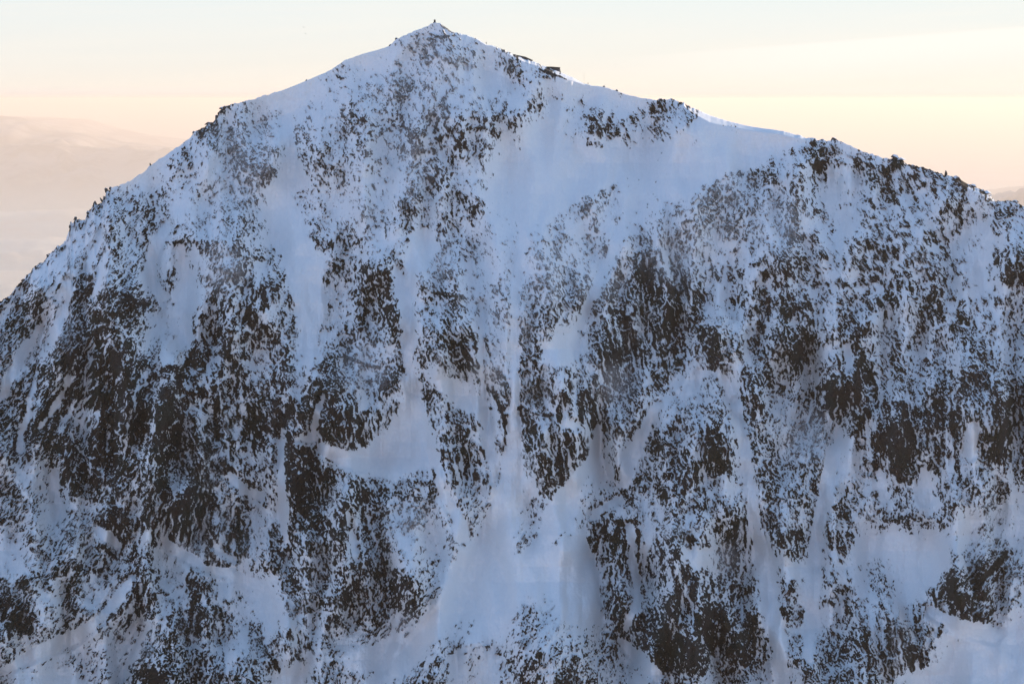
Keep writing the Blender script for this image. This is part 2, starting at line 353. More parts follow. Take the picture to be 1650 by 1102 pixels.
def rockness(px, py):
    """> 0 where rock is bare; unit-variance noise against the share of rock in the image grid"""
    wx = 9 * perlin(px / 34, py / 34, 61) * .3 + 3 * perlin(px / 11, py / 11, 62) * .3
    wy = 9 * perlin(px / 34, py / 34, 63) * .3 + 3 * perlin(px / 11, py / 11, 64) * .3
    qx, qy = px + wx * 1.5, py + wy * 1.5
    d = sample(G, qx, qy)
    # threshold from the wanted share (probit approximation)
    dd = np.clip(d * 0.90, 0.004, 0.74)
    z = np.log(dd / (1 - dd)) * 0.84 - .22 + .22 * np.clip((dd - .04) / .25, 0, 1)
    frz = 2.6 * perlin(px / 4.2, py / 8, 66) + 3.0 * perlin(px / 12, py / 20, 67)     # frayed edges
    z += .28 * blobs(px, py, DARK) + .20 * np.clip((px - 840) / 60, 0, 1) * np.clip((d - .15) / .15, 0, 1)
    sky_t = np.interp(px, sk[:, 0], sk[:, 1])
    near = np.clip(1 - (py - sky_t) / 11, 0, 1)
    z += near * np.where((px < 200) | ((px > 308) & (px < 372)) | ((px > 1430) & (px < 1600)), 1.3, 0)
    for st in SNOW_STROKES:
        z -= 3.2 * np.clip((stroke(px + wx * .5, py + wy * .5, st) + .5 * frz) / 3 + .45, 0, 1)
    for pg in SNOW_POLYS:
        z -= 3.2 * np.clip((poly(px + wx * .6, py + wy * .6, pg) + frz) / 4 + .3, 0, 1)
    for pg, k in ROCK_POLYS:
        z += .42 * k * np.clip((poly(px + wx * .9, py + wy * .9, pg) + frz) / 6 + .4, 0, 1)
    for st, k in ROCK_STROKES:
        z += k * 1.6 * np.clip(stroke(px + wx * .3, py + wy * .3, st) / 2 + .6, 0, 1)
    # grain direction
    num = np.zeros_like(px); den = np.zeros_like(px)
    for ax, ay, an in ANGLES:
        w = 1.0 / ((px - ax) ** 2 + (py - ay) ** 2 + 1500) ** 1.5
        num += w * an; den += w
    ang = np.clip(num / den + 3 * perlin(px / 140, py / 140, 65), -30, 34)
    coarse = blobs(px, py, COARSE)
    cliff = np.zeros_like(px)
    for ax, ay, rr_ in CLIFFS:
        cliff = np.maximum(cliff, np.exp(-(((px - ax) / rr_) ** 2 + ((py - ay) / (rr_ * 1.3)) ** 2) ** 1.5))
    bins = [-24, -8, 8, 24]
    n = np.zeros_like(px); ww = np.zeros_like(px); blk = np.zeros_like(px)
    for bi, b in enumerate(bins):
        w = np.clip(1 - np.abs(ang - b) / 16, 0, 1)
        if bi == 0: w = np.where(ang < b, 1, w)
        if bi == 3: w = np.where(ang > b, 1, w)
        I = w > 0
        if not I.any(): continue
        x, y, wi = px[I], py[I], w[I]
        c, s = math.cos(R(b)), math.sin(R(b))
        a = x * c + y * s; e = -x * s + y * c            # across, along the grain
        a = a + 1.5 * perlin(x / 14, y / 14, 70 + bi)
        e = e + 2.4 * perlin(x / 17, y / 17, 75 + bi)
        co_ = coarse[I]
        v = .20 * perlin(a / 17, e / 36, 1 + bi) + (.30 + .45 * co_) * perlin(a / 7.0, e / 17, 6 + bi) + (.58 - .10 * co_) * perlin(a / 3.8, e / 11, 11 + bi) + (.66 - .36 * co_) * perlin(a / 2.5, e / 6.0, 16 + bi)
        # threads of snow caught in cracks
        t1 = np.abs(perlin(a / 8.5, e / 30, 81 + bi)); t2 = np.abs(perlin(a / 4.6, e / 15, 85 + bi))
        v = v + .45 - 1.5 * np.clip(1 - t1 / .22, 0, 1) - 1.0 * np.clip(1 - t2 / .25, 0, 1)
        cl = cliff[I]
        strk = .75 * perlin(a / 4.2, e / 42, 36 + bi) + .55 * perlin(a / 8.5, e / 70, 41 + bi) + .55 * perlin(a / 2.6, e / 15, 46 + bi)
        v = v * (1 - .6 * cl) + 1.2 * cl * strk
        h, g, ox, oy = worley(a / 6.6, e / 15, 21 + bi)
        h2, g2, ox2, oy2 = worley(a / 3.6, e / 7.0, 26 + bi)
        cellv = (_rv[2][h] - .5) * 2.3; cell2 = (_rv[2][h2] - .5) * 1.9
        hb, gb_, _, _ = worley(a / 30, e / 70, 95 + bi)          # big faces parted by snow-filled runnels
        v = v + 1.1 * (_rv[3][hb] - .5) - 1.5 * np.clip(1 - gb_ / .085, 0, 1)
        v = v + (.36 + .45 * co_) * cellv * (1 - .5 * cl) + (.58 - .2 * co_) * cell2 - .30 * np.clip(1 - g / .10, 0, 1)
        n[I] += v * wi; ww[I] += wi * wi
        blk[I] += wi * (.8 * (_rv[3][h] - .3) + .5 * (_rv[3][h2] - .3) + ((_rv[0][h] - .5) * ox + (_rv[1][h] - .2) * oy) * 1.1 + .35 * ((_rv[1][h2] - .5) * ox2 + (_rv[0][h2] - .5) * oy2))
    n /= np.sqrt(ww) * 1.22
    r_ = n + z
    r_ = np.where(r_ > .7, .7 + (r_ - .7) * .38, r_)
    return r_, blk, d, ang

# ------------------------------------------------------------------ the mountain's shape
cols = np.concatenate([np.arange(-420, -24, 9.0), np.arange(-24, 1675, 1.28), np.arange(1676, 2150, 9.0)]).astype(np.float32)
NR = 885
v = np.linspace(0, 1, NR)
v = v ** 1.06
S = np.interp(cols, sk[:, 0], sk[:, 1]).astype(np.float32)
rough = sample(G, cols + 4, S + 18)
rough[(cols < 450)] += .25
JIT = -np.clip(rough, 0, .8) * (1.7 * perlin(cols / 7, cols * 0 + .5, 3) + 1.6 * np.abs(perlin(cols / 2.9, cols * 0 + .5, 4)))
Wd = np.interp(cols, ck[:, 0], ck[:, 1]).astype(np.float32)
Wd = np.maximum(Wd, .6)
PX = np.repeat(cols[None, :], NR, 0)
NS = 9
vs_ = np.linspace(0, 1, NS)
PY = np.vstack([S[None, :] + Wd[None, :] * vs_[:, None],
                (S + Wd)[None, :] + (1125 - (S + Wd)[None, :]) * v[1:NR - NS + 1][:, None] / v[NR - NS]]).astype(np.float32)
low = np.array([1140, 1165, 1200, 1250, 1320, 1420, 1560, 1750, 2000, 2400, 3000], np.float32)
PX = np.vstack([PX, np.repeat(cols[None, :], len(low), 0)])
PY = np.vstack([PY, np.repeat(low[:, None], len(cols), 1)])

f, blk, dens, ang = rockness(PX.ravel(), PY.ravel())
f = f.reshape(PX.shape); blk = blk.reshape(PX.shape)
E = S + Wd
below = PY - E[None, :]                     # distance under the crest edge
onstrip = below <= -0.01
Dl = sample(blur(G, 10), PX, PY)
Dm = sample(blur(G, 2), PX, PY)
# march down each column: every step comes closer by the local steepness
tt = -(PY - HORIZON) / F
steep = 0.62 + 1.05 * Dl
steep = np.where(onstrip, 0.20, steep)
steep = np.where(PY > 1500, 0.5, steep)
Yr = 1330 - 60 * ((cols - 760) / 800) ** 2 - 70 * np.clip((420 - cols) / 420, 0, 1.6) + 0.0 * cols
Yr = np.where(cols > 1050, Yr - 0.05 * (cols - 1050), Yr)
ratio = np.zeros_like(PY)
dt = -(tt[1:] - tt[:-1])
inc = dt / np.maximum(steep[1:] - tt[1:], .15)
ratio[1:] = np.cumsum(inc, 0)
kk = np.hanning(15)[1:-1]; kk /= kk.sum()
pad = np.pad(ratio, ((0, 0), (6, 6)), mode='edge')
ratio = sum(kk[i] * pad[:, i:i + ratio.shape[1]] for i in range(13))
Y = Yr[None, :] * np.exp(-ratio)
# ribs and gullies
env = np.clip(below / 40, 0, 1)
rib = perlin(PX / 95 + .25 * perlin(PX / 60, PY / 120, 31), PY / 330, 32)
rib2 = perlin(PX / 38, PY / 120, 33)
h = 60 * (Dm - .35) * env + env * (13 * rib + 7 * rib2) * (.35 + 1.2 * Dm) + 2.2 * np.clip(below / 15, 0, 1) * perlin(PX / 22, PY / 34, 34) * (0.08 + 1.2 * Dm)
for st in SNOW_STROKES:
    w = np.clip(stroke(PX, PY, st) / 9 + 1, 0, 1)
    h -= 4.5 * env * w * w * (3 - 2 * w) * np.clip(Dm * 3.2 - .5, 0, 1)
bare = np.clip((f + .35) / .9, 0, 1); bare = bare * bare * (3 - 2 * bare)
fine = np.clip(below / 5, 0, 1)
fringe = perlin(PX / 3.1, PY / 4.0, 41)
h += fine * (1.15 * bare * (1.0 + 1.9 * blk) + .34 * bare * fringe)
h += (1 - bare) * fine * (.19 * perlin(PX / 9, PY / 16, 43) + .13 * perlin(PX / 3.5, PY / 5, 44) + .12 * perlin(PX / 3.2, PY / 26, 45))
# snow lies on the ledges: where the face steps out towards its foot it is covered
dh = np.zeros_like(h); dh[1:-1] = (h[2:] - h[:-2]) / np.maximum(PY[2:] - PY[:-2], .5)
f = f - .9 * np.clip((dh - .12) / .45, 0, 1.4) + .35 * np.clip((-dh - .1) / .5, 0, 1)
Y = Y - h
def to_world(px, py, Y):
    """point at depth Y (metres north of the camera) on the camera ray through image pixel (s, t)"""
    cx_ = (px - CX) / F; cz_ = -(py - CY) / F
    dy = math.cos(PITCH) + cz_ * math.sin(PITCH); dz = -math.sin(PITCH) + cz_ * math.cos(PITCH)
    return cx_ / dy * Y, Y, dz / dy * Y
PYj = PY + JIT[None, :] * np.exp(-(PY - S[None, :]) / 7)          # small teeth along the skyline only
X3, Y3, Z3 = to_world(PX, PYj, Y)

# the far side of the ridge: behind the skyline row the ground runs on and falls away
NBK = 14
back = np.array([1.2, 3, 6, 11, 18, 28, 45, 70, 110, 170, 260, 400, 600, 900], np.float32)
bx = np.repeat(X3[:1], NBK, 0)
by = Y3[:1] + back[:, None]
fall = np.interp(cols, [-420, 500, 700, 760, 1100, 1300, 1400, 2150], [.7, .65, .6, .5, .42, .42, .5, .6])
bz = Z3[:1] - back[:, None] * fall[None, :] - 0.35 * (back[:, None] > 2)
bz += perlin(bx / 9, by / 9, 51) * .5 * np.minimum(back[:, None] / 10, 1) - .5 * np.minimum(back[:, None] / 10, 1)
X3 = np.vstack([bx[::-1], X3]); Y3 = np.vstack([by[::-1], Y3]); Z3 = np.vstack([bz[::-1], Z3])
fb = perlin(bx / 5, by / 5, 52) - 1.1 + 1.2 * np.repeat(rough[None, :], NBK, 0)
f = np.vstack([fb[::-1], f])
NROW, NCOL = X3.shape
# the foot of the face and the far slopes run on down to the lowland
X3 = np.vstack([X3[:1], X3[:1], X3, X3[-1:], X3[-1:]]); Y3 = np.vstack([Y3[:1] + 6500, Y3[:1] + 1800, Y3, Y3[-1:] - 250, Y3[-1:] - 2600]); Z3 = np.vstack([Z3[:1] * 0 - 3450, Z3[:1] - 900, Z3, Z3[-1:] - 350, Z3[-1:] * 0 - 3450])
f = np.vstack([f[:1], f[:1], f, f[-1:], f[-1:]]); NROW += 4; NBK += 2
co = np.stack([X3, Y3, Z3], -1).reshape(-1, 3).astype(np.float32)
fattr = f.ravel().astype(np.float32)
rime = blobs(PX.ravel(), PY.ravel(), RIME).reshape(PX.shape)
rime = np.vstack([rime[:1]] * NBK + [rime, rime[-1:], rime[-1:]]).ravel().astype(np.float32)
print("terrain grid", NROW, NCOL, NROW * NCOL)

# ------------------------------------------------------------------ materials
def new_mat(name):
    m = bpy.data.materials.new(name); m.use_nodes = True
    m.node_tree.nodes.clear()
    nb = NB(m.node_tree)
    out = nb.n.new('ShaderNodeOutputMaterial')
    bs = nb.n.new('ShaderNodeBsdfPrincipled')
    nb.l.new(bs.outputs[0], out.inputs[0])
    return m, nb, bs
def geo_pos(nb): return nb.n.new('ShaderNodeNewGeometry').outputs['Position']

mat_face, nb, bs = new_mat("snow_and_rock")
at = nb.n.new('ShaderNodeAttribute'); at.attribute_name = 'bare'
P = geo_pos(nb)
mp = nb.n.new('ShaderNodeMapping'); mp.inputs['Scale'].default_value = (1, .5, .5); nb.put(mp.inputs[0], P)
n1 = nb.noise(mp.outputs[0], 1.0, 3, .6)          # metre-sized break-up of the snow edge
n2 = nb.noise(P, 0.05, 3, .5)
fld = nb.math('ADD', at.outputs['Fac'], nb.math('MULTIPLY_ADD', n1, 3.4, -1.7))
soft = nb.ramp(nb.noise(P, 0.022, 3, .5), .54, .68, .20, .9)    # here and there rime and thin snow blur the edge
rockf = nb.ramp(fld, nb.math('MULTIPLY', soft, -1.0), soft)
# rock: dark brown to green-grey volcanic rock
rc = nb.mix(nb.ramp(n2, .40, .62), (0.022, 0.014, 0.009), (0.015, 0.0155, 0.007))
rc = nb.mix(nb.ramp(nb.noise(P, 0.9, 4, .65), .46, .72), rc, (0.058, 0.043, 0.032))
rc = nb.mix(nb.ramp(nb.noise(P, 0.11, 3, .6), .60, .74), rc, (0.050, 0.028, 0.022))
# a dusting of rime on the rock
dust = nb.math('MULTIPLY', nb.ramp(nb.noise(P, 2.0, 4, .7), .50, .74), nb.ramp(nb.noise(P, .035, 2, .5), .42, .62, .06, .34))
rc = nb.mix(dust, rc, (0.45, 0.47, 0.50))
sn = nb.mix(nb.ramp(nb.noise(P, 0.35, 5, .7), .35, .7), (0.85, 0.86, 0.87), (0.89, 0.89, 0.89))
ar = nb.n.new('ShaderNodeAttribute'); ar.attribute_name = 'rime'
rn = nb.ramp(nb.noise(P, 0.6, 4, .65), .30, .70)
rc = nb.mix(nb.math('MULTIPLY', ar.outputs['Fac'], nb.math('MULTIPLY_ADD', rn, .50, .12)), rc, (0.62, 0.62, 0.63))
# thinly covered rock next to the bare rock
thin = nb.ramp(nb.math('ADD', fld, nb.math('MULTIPLY_ADD', nb.noise(mp.outputs[0], 0.55, 3, .6), 2.4, -1.2)), -.75, -.30)
thin = nb.math('MULTIPLY', thin, nb.math('MULTIPLY_ADD', nb.ramp(nb.noise(P, 0.03, 3, .5), .4, .65), .30, .10))
sn = nb.mix(thin, sn, (0.16, 0.15, 0.14))
base = nb.mix(rockf, sn, rc)
nb.l.new(base, bs.inputs['Base Color'])
nb.l.new(nb.ramp(rockf, 0, 1, .62, .88), bs.inputs['Roughness'])
bs.inputs['Specular IOR Level'].default_value = .12
bm_ = nb.n.new('ShaderNodeBump'); bm_.inputs['Strength'].default_value = .6; bm_.inputs['Distance'].default_value = .5
nb.l.new(nb.noise(P, 1.6, 5, .6), bm_.inputs['Height']); nb.l.new(bm_.outputs[0], bs.inputs['Normal'])

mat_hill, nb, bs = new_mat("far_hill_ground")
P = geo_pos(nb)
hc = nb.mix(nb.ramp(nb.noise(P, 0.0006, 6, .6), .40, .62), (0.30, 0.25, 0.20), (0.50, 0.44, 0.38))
sz = nb.n.new('ShaderNodeSeparateXYZ'); nb.l.new(P, sz.inputs[0])       # feet fade to the lowland colour, mist painted in, bare moor on the tops
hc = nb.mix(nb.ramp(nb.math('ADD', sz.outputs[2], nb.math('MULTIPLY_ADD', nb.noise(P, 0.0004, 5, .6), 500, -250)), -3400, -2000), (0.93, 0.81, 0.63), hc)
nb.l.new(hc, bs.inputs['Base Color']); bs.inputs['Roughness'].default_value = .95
mat_plain, nb, bs = new_mat("lowland_ground")
P = geo_pos(nb)
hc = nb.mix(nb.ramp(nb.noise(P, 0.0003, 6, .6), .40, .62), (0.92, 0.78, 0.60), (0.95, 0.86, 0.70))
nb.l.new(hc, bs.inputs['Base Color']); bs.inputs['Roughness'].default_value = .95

mat_stone, nb, bs = new_mat("dark_stone")
P = geo_pos(nb)
nb.l.new(nb.mix(nb.ramp(nb.noise(P, 2.5, 4, .6), .4, .65), (0.045, 0.036, 0.030), (0.09, 0.075, 0.062)), bs.inputs['Base Color'])
bs.inputs['Roughness'].default_value = .9
mat_snow, nb, bs = new_mat("snow")
bs.inputs['Base Color'].default_value = (.84, .86, .89, 1); bs.inputs['Roughness'].default_value = .6
P = geo_pos(nb)
b2 = nb.n.new('ShaderNodeBump'); b2.inputs['Distance'].default_value = .2
nb.l.new(nb.noise(P, 1.5, 4, .6), b2.inputs['Height']); nb.l.new(b2.outputs[0], bs.inputs['Normal'])
mat_outcrop, nb, bs = new_mat("rock_with_snow_on_top")
P = geo_pos(nb)
gN = nb.n.new('ShaderNodeNewGeometry'); sN = nb.n.new('ShaderNodeSeparateXYZ'); nb.l.new(gN.outputs['Normal'], sN.inputs[0])
k_ = nb.ramp(nb.math('ADD', sN.outputs[2], nb.math('MULTIPLY_ADD', nb.noise(P, 1.6, 4, .6), .8, -.4)), .62, .8)
nb.l.new(nb.mix(k_, nb.mix(nb.ramp(nb.noise(P, 1.5, 4, .6), .4, .7), (0.048, 0.038, 0.031), (0.085, 0.070, 0.058)), (.83, .85, .88)), bs.inputs['Base Color'])
bs.inputs['Roughness'].default_value = .88
mat_metal, nb, bs = new_mat("weathered_metal")
bs.inputs['Base Color'].default_value = (.22, .21, .20, 1); bs.inputs['Metallic'].default_value = .6; bs.inputs['Roughness'].default_value = .55
mat_glass, nb, bs = new_mat("dark_window")
bs.inputs['Base Color'].default_value = (.02, .022, .025, 1); bs.inputs['Roughness'].default_value = .12
def plain(name, c, r=.8):
    m, nb, bs = new_mat(name); bs.inputs['Base Color'].default_value = (*c, 1); bs.inputs['Roughness'].default_value = r
    return m

# ------------------------------------------------------------------ object helpers
def link(name, me, mat=None, parent=None):
    o = bpy.data.objects.new(name, me); col.objects.link(o)
    if mat is not None and me is not None: me.materials.append(mat)
    if parent is not None: o.parent = parent
    return o
def grid_mesh(name, verts, faces, smooth=True):
    me = bpy.data.meshes.new(name)
    nv, nf = len(verts), len(faces)
    me.vertices.add(nv); me.vertices.foreach_set('co', verts.astype(np.float32).ravel())
    me.loops.add(nf * 4); me.loops.foreach_set('vertex_index', faces.astype(np.int32).ravel())
    me.polygons.add(nf)
    me.polygons.foreach_set('loop_start', np.arange(0, nf * 4, 4, dtype=np.int32))
    me.update(calc_edges=True)
    me.polygons.foreach_set('use_smooth', np.full(nf, smooth))
    return me
def tag(o, label=None, cat=None, group=None, kind=None):
    for k_, v_ in (('label', label), ('category', cat), ('group', group), ('kind', kind)):
        if v_: o[k_] = v_
    return o
def empty(name, loc, rz=0):
    o = bpy.data.objects.new(name, None); o.location = loc; o.rotation_euler = (0, 0, rz); o.empty_display_size = .5
    col.objects.link(o); return o

# ------------------------------------------------------------------ split the mountain: snow cover, single rock outcrops
idx = np.arange(NROW * NCOL).reshape(NROW, NCOL)
quads = np.stack([idx[:-1, :-1], idx[1:, :-1], idx[1:, 1:], idx[:-1, 1:]], -1)
fq = (f[:-1, :-1] + f[1:, :-1] + f[1:, 1:] + f[:-1, 1:]) / 4
zz_ = np.zeros((2, NCOL)) + 5000
pxq = np.vstack([np.zeros((NBK, NCOL)), PX, zz_])[:-1, :-1]; pyq = np.vstack([np.zeros((NBK, NCOL)), PY, zz_])[:-1, :-1]
isrock = fq > 0.0
isrock[:NBK] = False; isrock[pyq > 1126] = False
# macro blocks keep the merged cliffs apart as separate outcrops
macro = worley((pxq + 6 * perlin(pxq / 20, pyq / 20, 91)).ravel() / 44, (pyq + 6 * perlin(pxq / 20, pyq / 20, 92)).ravel() / 62, 90)
mid = (macro[0].reshape(pxq.shape) + 1) * isrock
def components(lab):
    """connected pieces of equal non-zero label, by runs along rows"""
    H, Wn = lab.shape
    parent = []
    def find(a):
        while parent[a] != a:
            parent[a] = parent[parent[a]]; a = parent[a]
        return a
    out = np.zeros(lab.shape, np.int32)
    prev = []
    for r in range(H):
        row = lab[r]
        ch = np.flatnonzero(np.diff(row)) + 1
        st = np.concatenate([[0], ch]); en = np.concatenate([ch, [Wn]])
        cur = []; j = 0
        for a, b in zip(st.tolist(), en.tolist()):
            L = int(row[a])
            if L == 0: continue
            k_ = len(parent); parent.append(k_)
            while j < len(prev) and prev[j][1] <= a: j += 1
            q = j
            while q < len(prev) and prev[q][0] < b:
                if prev[q][3] == L:
                    ra, rb = find(k_), find(prev[q][2])
                    if ra != rb: parent[max(ra, rb)] = min(ra, rb)
                q += 1
            cur.append((a, b, k_, L)); out[r, a:b] = k_ + 1
        prev = cur
    root = np.array([0] + [find(i) + 1 for i in range(len(parent))], np.int32)
    return root[out]
comp = components(mid.astype(np.int64))
ids, counts = np.unique(comp[comp > 0], return_counts=True)
order = np.argsort(-counts)
keep = ids[order[:298]]
print("rock pieces", len(ids), "largest", counts[order[:3]], "300th", counts[order[297]])
lut = np.zeros(comp.max() + 1, np.int32)
lut[ids] = 1                       # 1 = small pieces, joined
lut[keep] = np.arange(2, 2 + len(keep))
part = lut[comp].ravel()
quads = quads.reshape(-1, 4)

mountain = empty('mountain', (0, 1300, 45))
tag(mountain, 'steep snow covered mountain face with dark rock ribs and pale gullies', 'mountain', None, 'structure')
bpy.context.view_layer.update()
ORG = np.array([0, 1300, 45], np.float32)
def part_mesh(name, sel, smooth):
    q = quads[sel]
    uq, inv = np.unique(q, return_inverse=True)
    me = grid_mesh(name, co[uq] - ORG, inv.reshape(-1, 4), smooth)
    a = me.attributes.new('bare', 'FLOAT', 'POINT'); a.data.foreach_set('value', fattr[uq])
    a = me.attributes.new('rime', 'FLOAT', 'POINT'); a.data.foreach_set('value', rime[uq])
    o = link(name, me, mat_face, mountain)
    return o
so = np.argsort(part, kind='stable'); ps = part[so]
bounds = np.searchsorted(ps, np.arange(0, ps.max() + 2))
part_mesh('snow_cover', so[bounds[0]:bounds[1]], True)
o = part_mesh('scattered_rock', so[bounds[1]:bounds[2]], True); o['kind'] = 'stuff'
for k_ in range(2, len(bounds) - 1):
    if bounds[k_ + 1] > bounds[k_]:
        part_mesh('rock_outcrop', so[bounds[k_]:bounds[k_ + 1]], True)

# ------------------------------------------------------------------ lowland and far hills
gz = -3400.0
me = bpy.data.meshes.new('ground')
gb = bmesh.new()
vs = [gb.verts.new((x, y, gz)) for x, y in ((-290000, -60000), (290000, -60000), (290000, 390000), (-290000, 390000))]
gb.faces.new(vs); gb.to_mesh(me); gb.free()
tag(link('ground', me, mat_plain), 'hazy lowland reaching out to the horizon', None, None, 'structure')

def hill(label, D, pts, depth, seed, rough=.05, width=None):
    """a long hill at distance D whose crest follows (s, t) points; a heightfield with spurs and valleys"""
    pts = np.array(pts, np.float32)
    s = np.linspace(pts[0, 0], pts[-1, 0], 260).astype(np.float32)
    t = np.interp(s, pts[:, 0], pts[:, 1])
    t = np.convolve(np.pad(t, 4, mode='edge'), np.ones(9) / 9, 'valid')
    x = (s - CX) / F * D; z = -(t - HORIZON) / F * D
    H = z - gz
    n = 90
    u = np.linspace(-1, 1, n)
    uu, xx = np.meshgrid(u, x, indexing='ij')
    Hh = np.repeat(H[None, :], n, 0)
    prof = np.where(uu < 0, np.cos(uu * np.pi / 2), np.cos(uu * np.pi / 2)) ** 1.3
    sp = perlin(xx / (depth * .35) + 5, uu * 1.5 + seed, seed) * .5 + perlin(xx / (depth * .15), uu * 4 + seed, seed + 1) * .22 + perlin(xx / (depth * .06), uu * 9, seed + 2) * .09
    hh = Hh * prof * (1 + rough * 6 * sp * np.sin(np.abs(uu) * np.pi)) + Hh * rough * .25 * perlin(xx / (depth * .05), uu * 10, seed + 4)
    zz = gz + np.maximum(hh, -30) * 1.0
    zz[0] = gz - 40; zz[-1] = gz - 40
    verts = np.stack([xx, D + uu * depth, zz], -1).reshape(-1, 3)
    ii = np.arange(n * 260).reshape(n, 260)
    q = np.stack([ii[:-1, :-1], ii[:-1, 1:], ii[1:, 1:], ii[1:, :-1]], -1).reshape(-1, 4)
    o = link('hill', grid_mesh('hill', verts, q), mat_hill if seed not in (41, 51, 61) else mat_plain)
    tag(o, label, None, None, 'structure')
    return o
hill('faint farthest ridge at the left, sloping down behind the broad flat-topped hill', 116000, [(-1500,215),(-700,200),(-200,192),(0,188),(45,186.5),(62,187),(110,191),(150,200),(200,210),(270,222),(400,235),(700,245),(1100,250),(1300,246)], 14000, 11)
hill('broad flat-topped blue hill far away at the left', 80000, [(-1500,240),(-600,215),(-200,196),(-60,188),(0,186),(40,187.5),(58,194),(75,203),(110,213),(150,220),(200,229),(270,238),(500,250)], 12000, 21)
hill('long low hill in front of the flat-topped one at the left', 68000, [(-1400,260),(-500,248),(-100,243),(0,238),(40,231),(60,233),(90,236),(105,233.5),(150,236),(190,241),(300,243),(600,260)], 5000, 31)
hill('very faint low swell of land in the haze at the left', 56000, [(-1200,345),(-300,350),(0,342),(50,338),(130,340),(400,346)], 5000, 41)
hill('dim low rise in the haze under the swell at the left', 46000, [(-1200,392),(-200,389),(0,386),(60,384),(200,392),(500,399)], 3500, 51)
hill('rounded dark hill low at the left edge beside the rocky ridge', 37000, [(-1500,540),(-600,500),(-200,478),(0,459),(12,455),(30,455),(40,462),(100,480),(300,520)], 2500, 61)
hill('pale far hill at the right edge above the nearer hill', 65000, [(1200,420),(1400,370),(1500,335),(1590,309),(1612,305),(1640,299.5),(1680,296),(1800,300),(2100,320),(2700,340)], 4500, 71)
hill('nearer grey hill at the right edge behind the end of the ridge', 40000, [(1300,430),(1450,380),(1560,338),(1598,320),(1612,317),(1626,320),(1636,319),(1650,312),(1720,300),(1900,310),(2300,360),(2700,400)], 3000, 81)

# ------------------------------------------------------------------ things on the summit and along the ridge
def ridge_point(px):
    i = int(np.argmin(np.abs(cols - px)))
    return Vector((float(X3[NBK, i]), float(Y3[NBK, i]), float(Z3[NBK, i])))
def mpp(p): return p.y / F          # metres per image pixel at that depth
def at_pixel(px, py, Y_):  # world point on the camera ray through an image pixel
    x, y, z = to_world(np.float64(px), np.float64(py), np.float64(Y_)); return Vector((float(x), float(y), float(z)))
def bm_box(bm, x0, x1, y0, y1, z0, z1, taper=0.0):
    c = []
    for z, t in ((z0, 0), (z1, taper)):
        c += [bm.verts.new((x0 + t, y0 + t, z)), bm.verts.new((x1 - t, y0 + t, z)), bm.verts.new((x1 - t, y1 - t, z)), bm.verts.new((x0 + t, y1 - t, z))]
    for q in ((3, 2, 1, 0), (4, 5, 6, 7), (0, 1, 5, 4), (1, 2, 6, 5), (2, 3, 7, 6), (3, 0, 4, 7)):
        bm.faces.new([c[i] for i in q])
def bm_prism(bm, pts, y0, y1):
    """outline in (x, z) pushed from y0 to y1"""
    a = [bm.verts.new((x, y0, z)) for x, z in pts]; b = [bm.verts.new((x, y1, z)) for x, z in pts]
    n = len(pts)
    bm.faces.new(a); bm.faces.new(b[::-1])
    for i in range(n): bm.faces.new((a[i], b[i], b[(i + 1) % n], a[(i + 1) % n]))
    bmesh.ops.recalc_face_normals(bm, faces=bm.faces)
def finish(name, bm, mat, parent=None, bevel=0.0):
    if bevel: bmesh.ops.bevel(bm, geom=bm.edges[:], offset=bevel, segments=1, affect='EDGES')
    me = bpy.data.meshes.new(name); bm.to_mesh(me); bm.free()
    return link(name, me, mat, parent)
def tube(bm, a, b, r0, r1, n=8):
    a, b = Vector(a), Vector(b); d = (b - a).normalized()
    u = d.orthogonal().normalized(); w = d.cross(u)
    ra = [bm.verts.new(a + (u * math.cos(2 * math.pi * i / n) + w * math.sin(2 * math.pi * i / n)) * r0) for i in range(n)]
    rb = [bm.verts.new(b + (u * math.cos(2 * math.pi * i / n) + w * math.sin(2 * math.pi * i / n)) * r1) for i in range(n)]
    bm.faces.new(ra[::-1]); bm.faces.new(rb)
    for i in range(n): bm.faces.new((ra[i], ra[(i + 1) % n], rb[(i + 1) % n], rb[i]))

# summit pillar
p = ridge_point(700.5)
root = empty('summit_pillar', p + Vector((0, .4, -.35)))
tag(root, 'small dark stone pillar standing on the very top of the summit', 'stone pillar')
b = bmesh.new(); bm_box(b, -.95, .95, -.95, .95, -.6, .38, .05); finish('plinth', b, mat_stone, root, .03)
b = bmesh.new(); bm_box(b, -.62, .62, -.62, .62, .38, 1.75, .10); finish('shaft', b, mat_stone, root, .03)
b = bmesh.new(); bm_box(b, -.6, .6, -.6, .6, 1.753, 1.93, .04); finish('cap', b, mat_stone, root, .02)
b = bmesh.new(); tube(b, (0, 0, 1.93), (0, 0, 2.0), .22, .20, 14); finish('brass_plate', b, mat_metal, root)

